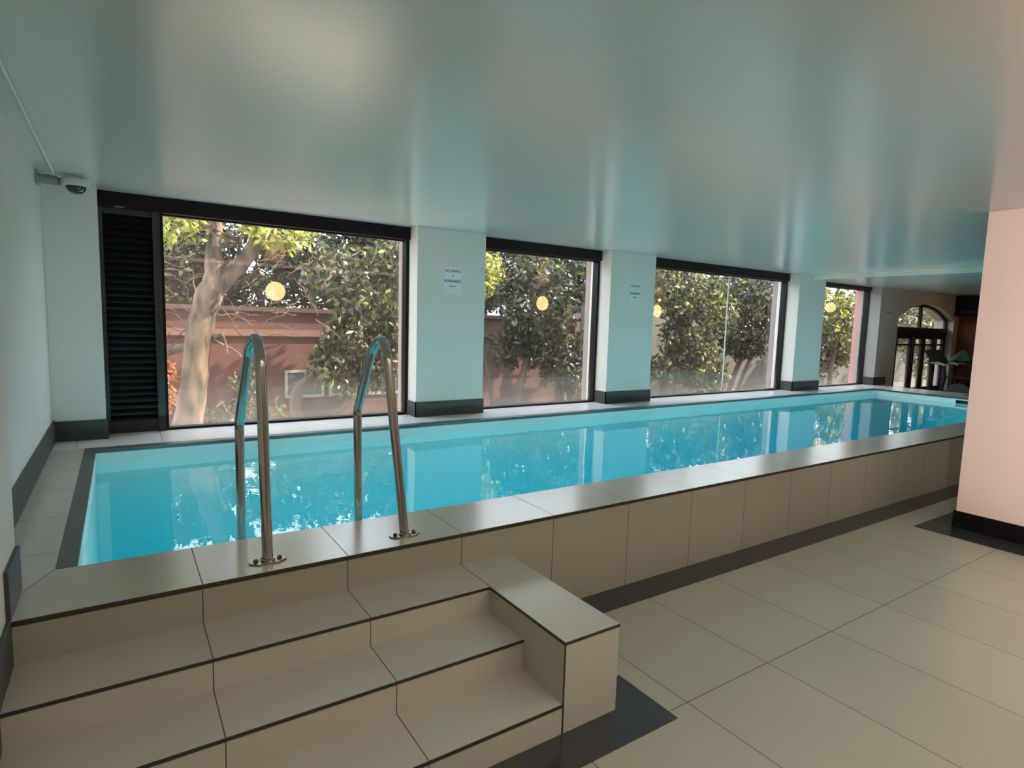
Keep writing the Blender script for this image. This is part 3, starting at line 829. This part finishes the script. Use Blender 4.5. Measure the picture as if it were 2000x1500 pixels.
def leaves(blobs, L=0.12, W=0.045, per=9, droop=0.3):
    """blobs: (x,y,z,rx,ry,rz,tufts). Leaves grow in tufts spread through the blobs."""
    cs = []
    for x, y, z, rx, ry, rz, n in blobs:
        d = rng.normal(size=(n, 3)); d /= np.linalg.norm(d, axis=1)[:, None]
        r = rng.uniform(0.25, 1, size=(n, 1)) ** 0.45
        cs.append(np.array([x, y, z]) + d * r * np.array([rx, ry, rz]))
    cs = np.concatenate(cs)
    base = np.repeat(cs, per, axis=0); n = len(base)
    base = base + rng.normal(size=(n, 3)) * L * 0.28
    base = base[base[:, 2] < 3.35 + np.maximum(base[:, 1] - 7, 0) * 0.16]; n = len(base)
    ax = rng.normal(size=(n, 3)); ax[:, 2] -= droop
    ax /= np.linalg.norm(ax, axis=1)[:, None]
    sd = np.cross(ax, rng.normal(size=(n, 3))); sd /= np.linalg.norm(sd, axis=1)[:, None]
    up = np.cross(sd, ax)
    ln = (L * rng.uniform(0.6, 1.25, size=(n, 1))); wd = W * rng.uniform(0.7, 1.2, size=(n, 1))
    m1 = base + ax * ln * 0.5 + up * ln * 0.06
    v = np.stack([base, m1 + sd * wd - up * wd * 0.3, base + ax * ln - up * ln * 0.10, m1 - sd * wd - up * wd * 0.3, m1], axis=1).reshape(-1, 3)
    i = np.arange(n)[:, None] * 5
    f = np.concatenate([i + np.array([[0, 1, 4]]), i + np.array([[1, 2, 4]]), i + np.array([[2, 3, 4]]), i + np.array([[3, 0, 4]])])
    return v, f.astype(np.int32), cs

def wig(a, b, n=6, amp=0.05, r=(0.05, 0.03)):
    a, b = Vector(a), Vector(b); pts = []; rr = []
    for k in range(n + 1):
        q = k / n; p = a.lerp(b, q)
        if 0 < k < n: p += Vector((random.uniform(-amp, amp), random.uniform(-amp, amp), random.uniform(-amp, amp)))
        pts.append(p); rr.append(r[0] + (r[1] - r[0]) * q)
    return pts, rr

def tree(name, label, cat, base, trunks, blobs, leafmat, bark='bark_dark', L=0.12, W=0.045, per=9, twigs=14, group=None, droop=0.3, seg=12):
    t = thing(name, label, cat, base, group)
    mb = MB()
    for tr in trunks:
        pts = [p[:3] for p in tr]; rr = [p[3] for p in tr]
        # smooth the path
        P_, R_ = [], []
        for k in range(len(pts) - 1):
            for q in range(4):
                u = q / 4
                p0 = Vector(pts[max(k - 1, 0)]); p1 = Vector(pts[k]); p2 = Vector(pts[k + 1]); p3 = Vector(pts[min(k + 2, len(pts) - 1)])
                c = 0.5 * ((2 * p1) + (p2 - p0) * u + (2 * p0 - 5 * p1 + 4 * p2 - p3) * u * u + (3 * p1 - p0 - 3 * p2 + p3) * u ** 3)
                P_.append(c); R_.append((rr[k] * (1 - u) + rr[k + 1] * u) * random.uniform(0.93, 1.07))
        P_.append(Vector(pts[-1])); R_.append(rr[-1])
        mb.tube(P_, R_, seg)
    build('trunk', mb, bark, t, smooth='all')
    v, f, cs = leaves(blobs, L, W, per, droop)
    if twigs:
        tw = MB()
        src = [Vector(tr[-1][:3]) for tr in trunks] + [Vector(tr[len(tr) // 2][:3]) for tr in trunks]
        for k in rng.choice(len(cs), min(twigs, len(cs)), replace=False):
            c = Vector(cs[k]); s_ = min(src, key=lambda q: (q - c).length)
            pts, rr = wig(s_, c, 7, 0.10, (0.018, 0.004)); tw.tube(pts, rr, 6)
        tg = build('twigs', tw, bark, t, smooth='all')
        tg['kind'] = 'stuff'
    build('foliage', (v, f), leafmat, t)
    return t

# the big forked tree outside the widest window
big = tree('forked_tree', 'pale barked tree forking outside the widest window', 'tree', (0.45, 6.0, -0.35),
     [[(0.28, 6.0, -0.40, 0.24), (0.42, 6.0, 0.1, 0.19), (0.53, 6.0, 0.7, 0.165), (0.60, 6.0, 1.35, 0.16), (0.72, 6.0, 1.85, 0.165), (0.80, 6.0, 2.1, 0.13), (0.80, 6.02, 2.5, 0.095), (0.84, 6.05, 3.1, 0.085), (0.7, 6.2, 4.2, 0.06)],
      [(0.70, 6.0, 1.75, 0.13), (0.92, 6.0, 2.10, 0.115), (1.17, 6.0, 2.38, 0.10), (1.38, 6.0, 2.72, 0.095), (1.7, 6.0, 3.3, 0.075), (2.2, 6.2, 4.2, 0.05)],
      [(0.60, 6.0, 1.20, 0.07), (0.40, 6.15, 1.20, 0.055), (0.10, 6.3, 1.05, 0.04)],
      [(1.05, 6.0, 2.25, 0.025), (1.12, 6.0, 2.6, 0.02), (1.22, 5.95, 3.1, 0.014)],
      [(0.65, 6.0, 1.2, 0.03), (0.85, 5.9, 1.4, 0.02), (0.92, 5.85, 1.1, 0.012)],
      [(0.78, 6.0, 1.3, 0.02), (1.05, 5.95, 1.15, 0.012), (1.15, 5.9, 0.95, 0.008)]],
     [(0.30, 5.7, 2.78, 0.38, 0.4, 0.30, 45), (1.6, 5.7, 2.80, 0.50, 0.4, 0.26, 60), (1.0, 5.9, 3.5, 1.6, 1.0, 0.45, 120), (0.1, 6.0, 3.5, 1.0, 0.8, 0.4, 60)],
     'leaf_bright', 'bark', L=0.15, W=0.030, per=9, twigs=22)
tw = MB()
for k in range(70):
    a_ = Vector((random.uniform(-0.1, 2.4), random.uniform(5.9, 7.2), random.uniform(1.3, 2.7)))
    b_ = a_ + Vector((random.uniform(-0.6, 0.6), random.uniform(-0.2, 0.2), random.uniform(-0.5, 0.6)))
    pts, rr = wig(a_, b_, 6, 0.035, (0.008, 0.003)); tw.tube(pts, rr, 5)
o = build('bare_twigs', tw, 'bark', big, smooth='all'); o['label'] = 'tangle of thin bare twigs'
o['kind'] = 'stuff'
# hanging bushy limb right of the fork
tree('drooping_tree', 'grey green bushy tree drooping in front of the brick building', 'tree', (3.9, 7.4, -0.35),
     [[(2.3, 7.7, -0.40, 0.12), (2.2, 7.6, 0.35, 0.10), (2.65, 7.5, 0.75, 0.085), (3.2, 7.4, 1.1, 0.06), (3.6, 7.4, 1.9, 0.04)],
      [(4.5, 7.9, -0.4, 0.08), (4.3, 7.7, 0.9, 0.07), (4.0, 7.6, 2.2, 0.05), (3.9, 7.5, 3.4, 0.03)]],
     [(2.95, 7.2, 1.30, 0.50, 0.35, 0.42, 95), (2.65, 7.2, 0.85, 0.35, 0.3, 0.28, 55), (3.45, 7.2, 0.85, 0.40, 0.3, 0.45, 80), (2.9, 7.2, 0.50, 0.30, 0.25, 0.16, 22),
      (3.4, 7.3, 1.75, 0.60, 0.4, 0.50, 110), (2.9, 7.6, 2.4, 0.7, 0.5, 0.5, 90), (4.0, 7.6, 2.5, 0.8, 0.6, 0.6, 150), (3.9, 7.4, 1.4, 0.35, 0.3, 0.4, 45)],
     'leaf_olive', 'bark_dark', L=0.15, W=0.036, per=9, twigs=40, droop=0.6)
tree('garden_shrub', 'low olive shrub at the foot of the forked tree', 'shrub', (1.0, 6.7, -0.35),
     [[(1.0, 6.7, -0.38, 0.03), (1.0, 6.6, 0.1, 0.02), (1.1, 6.5, 0.45, 0.012)]],
     [(0.95, 6.5, 0.12, 0.50, 0.3, 0.32, 55), (1.25, 6.4, 0.62, 0.22, 0.2, 0.24, 16), (1.5, 6.6, 0.15, 0.3, 0.3, 0.30, 30)],
     'leaf_olive', L=0.13, W=0.022, per=9, twigs=20)
tree('rust_leaved_shrub', 'rust brown dried shrub at left edge of the widest window', 'shrub', (0.05, 6.6, -0.35),
     [[(0.05, 6.6, -0.38, 0.02), (0.05, 6.6, 0.5, 0.015), (0.1, 6.6, 1.0, 0.008)]],
     [(0.25, 6.6, 0.65, 0.12, 0.15, 0.32, 22)], 'leaf_dry', L=0.13, W=0.03, per=7, twigs=8)

G = 'dense trees across the garden'
bgt = [
 # x, y, ztop centre, rx, rz, tufts, material, label
 (-2.0, 10.7, 2.9, 1.7, 1.5, 330, 'leaf_dark', 'dark leafy tree behind the left trunk of the widest window'),
 (0.5, 10.9, 3.1, 1.4, 1.5, 300, 'leaf_dark', 'dark leafy tree behind the fork of the pale barked tree'),
 (3.4, 11.0, 3.5, 1.5, 1.3, 300, 'leaf_dark', 'dark leafy tree above the brick building left of the sunlit gap'),
 (5.5, 10.8, 3.0, 1.3, 1.5, 330, 'leaf_dark', 'dark leafy tree filling the right end of the widest window'),
]
bgt += [
 (2.4, 11.6, 2.0, 1.3, 0.55, 75, 'leaf_dark', 'loose dark tree breaking up the bright gap above the brick ledge'),
 (1.0, 11.4, 2.2, 1.2, 0.75, 110, 'leaf_dark', 'dense dark hedge tree just above the left part of the brick ledge'),
 (5.0, 11.6, 2.3, 1.6, 0.75, 260, 'leaf_dark', 'dark tree low over the right part of the brick building'),
 (-0.8, 12.0, 2.6, 1.9, 1.0, 260, 'leaf_dark', 'far dark tree at the left edge of the widest window'),
 (7.4, 12.0, 3.0, 2.0, 1.4, 300, 'leaf_dark', 'far dark tree behind the broad leaved tree of the second window'),
 (3.2, 13.5, 3.9, 4.2, 1.9, 330, 'leaf_dark', 'farthest tall dark tree spreading behind the brick building'),
]
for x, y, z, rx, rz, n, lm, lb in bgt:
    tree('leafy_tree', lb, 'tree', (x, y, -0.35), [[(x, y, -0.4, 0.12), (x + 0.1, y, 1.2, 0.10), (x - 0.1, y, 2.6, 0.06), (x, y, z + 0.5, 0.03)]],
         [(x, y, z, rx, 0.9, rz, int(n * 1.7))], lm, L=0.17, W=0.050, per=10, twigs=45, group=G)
# second window
tree('broad_leaved_tree', 'broad leaved tree standing in the middle of the second window', 'tree', (6.5, 7.0, -0.35),
     [[(6.25, 7.0, -0.4, 0.075), (6.35, 7.0, 0.4, 0.065), (6.55, 7.0, 1.3, 0.055), (6.6, 7.0, 2.5, 0.04)],
      [(5.95, 7.3, -0.4, 0.05), (5.75, 7.2, 0.5, 0.045), (5.6, 7.2, 1.0, 0.035), (5.2, 7.2, 1.7, 0.025)]],
     [(6.6, 6.9, 2.1, 0.9, 0.6, 0.9, 260), (7.0, 6.9, 1.1, 0.55, 0.5, 0.6, 110), (6.2, 7.1, 1.2, 0.6, 0.4, 0.4, 60), (7.4, 6.9, 0.7, 0.4, 0.4, 0.35, 40)],
     'leaf_dark', L=0.16, W=0.036, per=9, twigs=40, droop=0.5)
tree('sunlit_tree', 'sunlit yellow green tree in the top left of the second window', 'tree', (5.2, 7.8, -0.35),
     [[(5.1, 7.8, -0.4, 0.07), (5.2, 7.8, 1.5, 0.05), (5.5, 7.8, 2.7, 0.03)]],
     [(5.75, 7.8, 2.65, 0.62, 0.45, 0.55, 110)], 'leaf_bright', L=0.15, W=0.03, per=9, twigs=20)
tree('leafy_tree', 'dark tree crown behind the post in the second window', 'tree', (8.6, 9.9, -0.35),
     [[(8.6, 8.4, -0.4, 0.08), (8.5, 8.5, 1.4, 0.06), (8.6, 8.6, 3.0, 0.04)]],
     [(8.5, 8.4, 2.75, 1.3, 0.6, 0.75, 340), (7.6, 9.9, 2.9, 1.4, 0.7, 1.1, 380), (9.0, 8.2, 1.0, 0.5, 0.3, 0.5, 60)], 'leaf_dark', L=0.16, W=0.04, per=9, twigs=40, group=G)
# third window
tree('bushy_tree', 'dense grey green tree on the left of the third window', 'tree', (10.3, 6.6, -0.35),
     [[(9.9, 6.6, -0.4, 0.09), (10.1, 6.6, 0.7, 0.07), (10.3, 6.6, 1.6, 0.06), (10.2, 6.6, 2.8, 0.04)],
      [(10.6, 6.8, -0.4, 0.03), (10.65, 6.8, 0.5, 0.025), (10.8, 6.8, 1.1, 0.02)]],
     [(9.9, 6.5, 2.5, 0.95, 0.6, 0.65, 230), (10.6, 6.5, 1.35, 0.75, 0.5, 0.65, 190), (11.3, 6.6, 2.1, 0.9, 0.6, 0.8, 240), (11.3, 6.5, 0.55, 0.7, 0.5, 0.40, 110), (9.8, 6.6, 0.75, 0.4, 0.4, 0.28, 50)],
     'leaf_olive', L=0.15, W=0.034, per=9, twigs=50, droop=0.5)
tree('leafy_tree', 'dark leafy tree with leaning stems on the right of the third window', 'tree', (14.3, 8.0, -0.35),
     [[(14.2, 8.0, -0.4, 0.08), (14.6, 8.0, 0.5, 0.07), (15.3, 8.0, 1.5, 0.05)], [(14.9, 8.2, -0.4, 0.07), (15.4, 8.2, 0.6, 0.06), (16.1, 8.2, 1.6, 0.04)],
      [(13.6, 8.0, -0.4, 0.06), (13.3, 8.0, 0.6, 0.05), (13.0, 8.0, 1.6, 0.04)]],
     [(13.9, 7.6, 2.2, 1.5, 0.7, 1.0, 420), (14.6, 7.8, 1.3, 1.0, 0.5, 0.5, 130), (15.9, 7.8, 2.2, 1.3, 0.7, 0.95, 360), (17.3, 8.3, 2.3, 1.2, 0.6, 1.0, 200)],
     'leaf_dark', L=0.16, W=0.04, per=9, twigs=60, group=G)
tree('leafy_tree', 'tall dark tree rising behind the beige garden wall', 'tree', (12.0, 11.0, -0.35),
     [[(12.0, 11.0, -0.4, 0.12), (12.0, 11.0, 3.4, 0.06)]], [(11.0, 10.9, 3.0, 2.2, 0.8, 1.4, 560), (14.5, 11.0, 3.2, 2.2, 0.8, 1.4, 560), (18.5, 11.2, 3.2, 2.4, 0.8, 1.4, 480)],
     'leaf_dark', L=0.2, W=0.05, per=9, twigs=30, group=G)
# fourth window and door
tree('lime_leaved_tree', 'lime green leafy tree filling the fourth window', 'tree', (17.6, 6.6, -0.35),
     [[(17.4, 6.8, -0.4, 0.08), (17.5, 6.8, 1.0, 0.06), (17.7, 6.8, 2.4, 0.04)]],
     [(16.8, 6.6, 2.2, 1.1, 0.5, 0.75, 210), (18.2, 6.6, 1.6, 1.0, 0.5, 0.9, 210), (19.5, 7.0, 2.2, 1.2, 0.6, 0.8, 180)],
     'leaf_lime', L=0.15, W=0.036, per=8, twigs=40)
tree('leafy_tree', 'dark foliage in the lower half of the fourth window', 'tree', (18.5, 8.0, -0.35),
     [[(18.5, 8.0, -0.4, 0.07), (18.6, 8.0, 1.0, 0.05)]], [(19.0, 7.9, 1.0, 1.6, 0.5, 0.9, 230), (21.5, 8.3, 1.9, 1.8, 0.6, 1.4, 260)], 'leaf_dark', L=0.16, W=0.04, per=8, twigs=30, group=G)
tree('leafy_tree', 'leafy tree seen through the glazed arched door', 'tree', (25.5, 7.4, -0.35),
     [[(25.0, 7.4, -0.4, 0.08), (25.2, 7.4, 2.0, 0.05)]], [(24.5, 7.6, 2.0, 2.0, 0.8, 1.2, 300), (28.5, 8.6, 2.2, 2.2, 0.8, 1.4, 260), (23.5, 6.6, 0.9, 1.3, 0.5, 0.8, 120), (33, 9.3, 2.6, 3, 0.8, 1.6, 220)], 'leaf_olive', L=0.18, W=0.045, per=8, twigs=30, group=G)
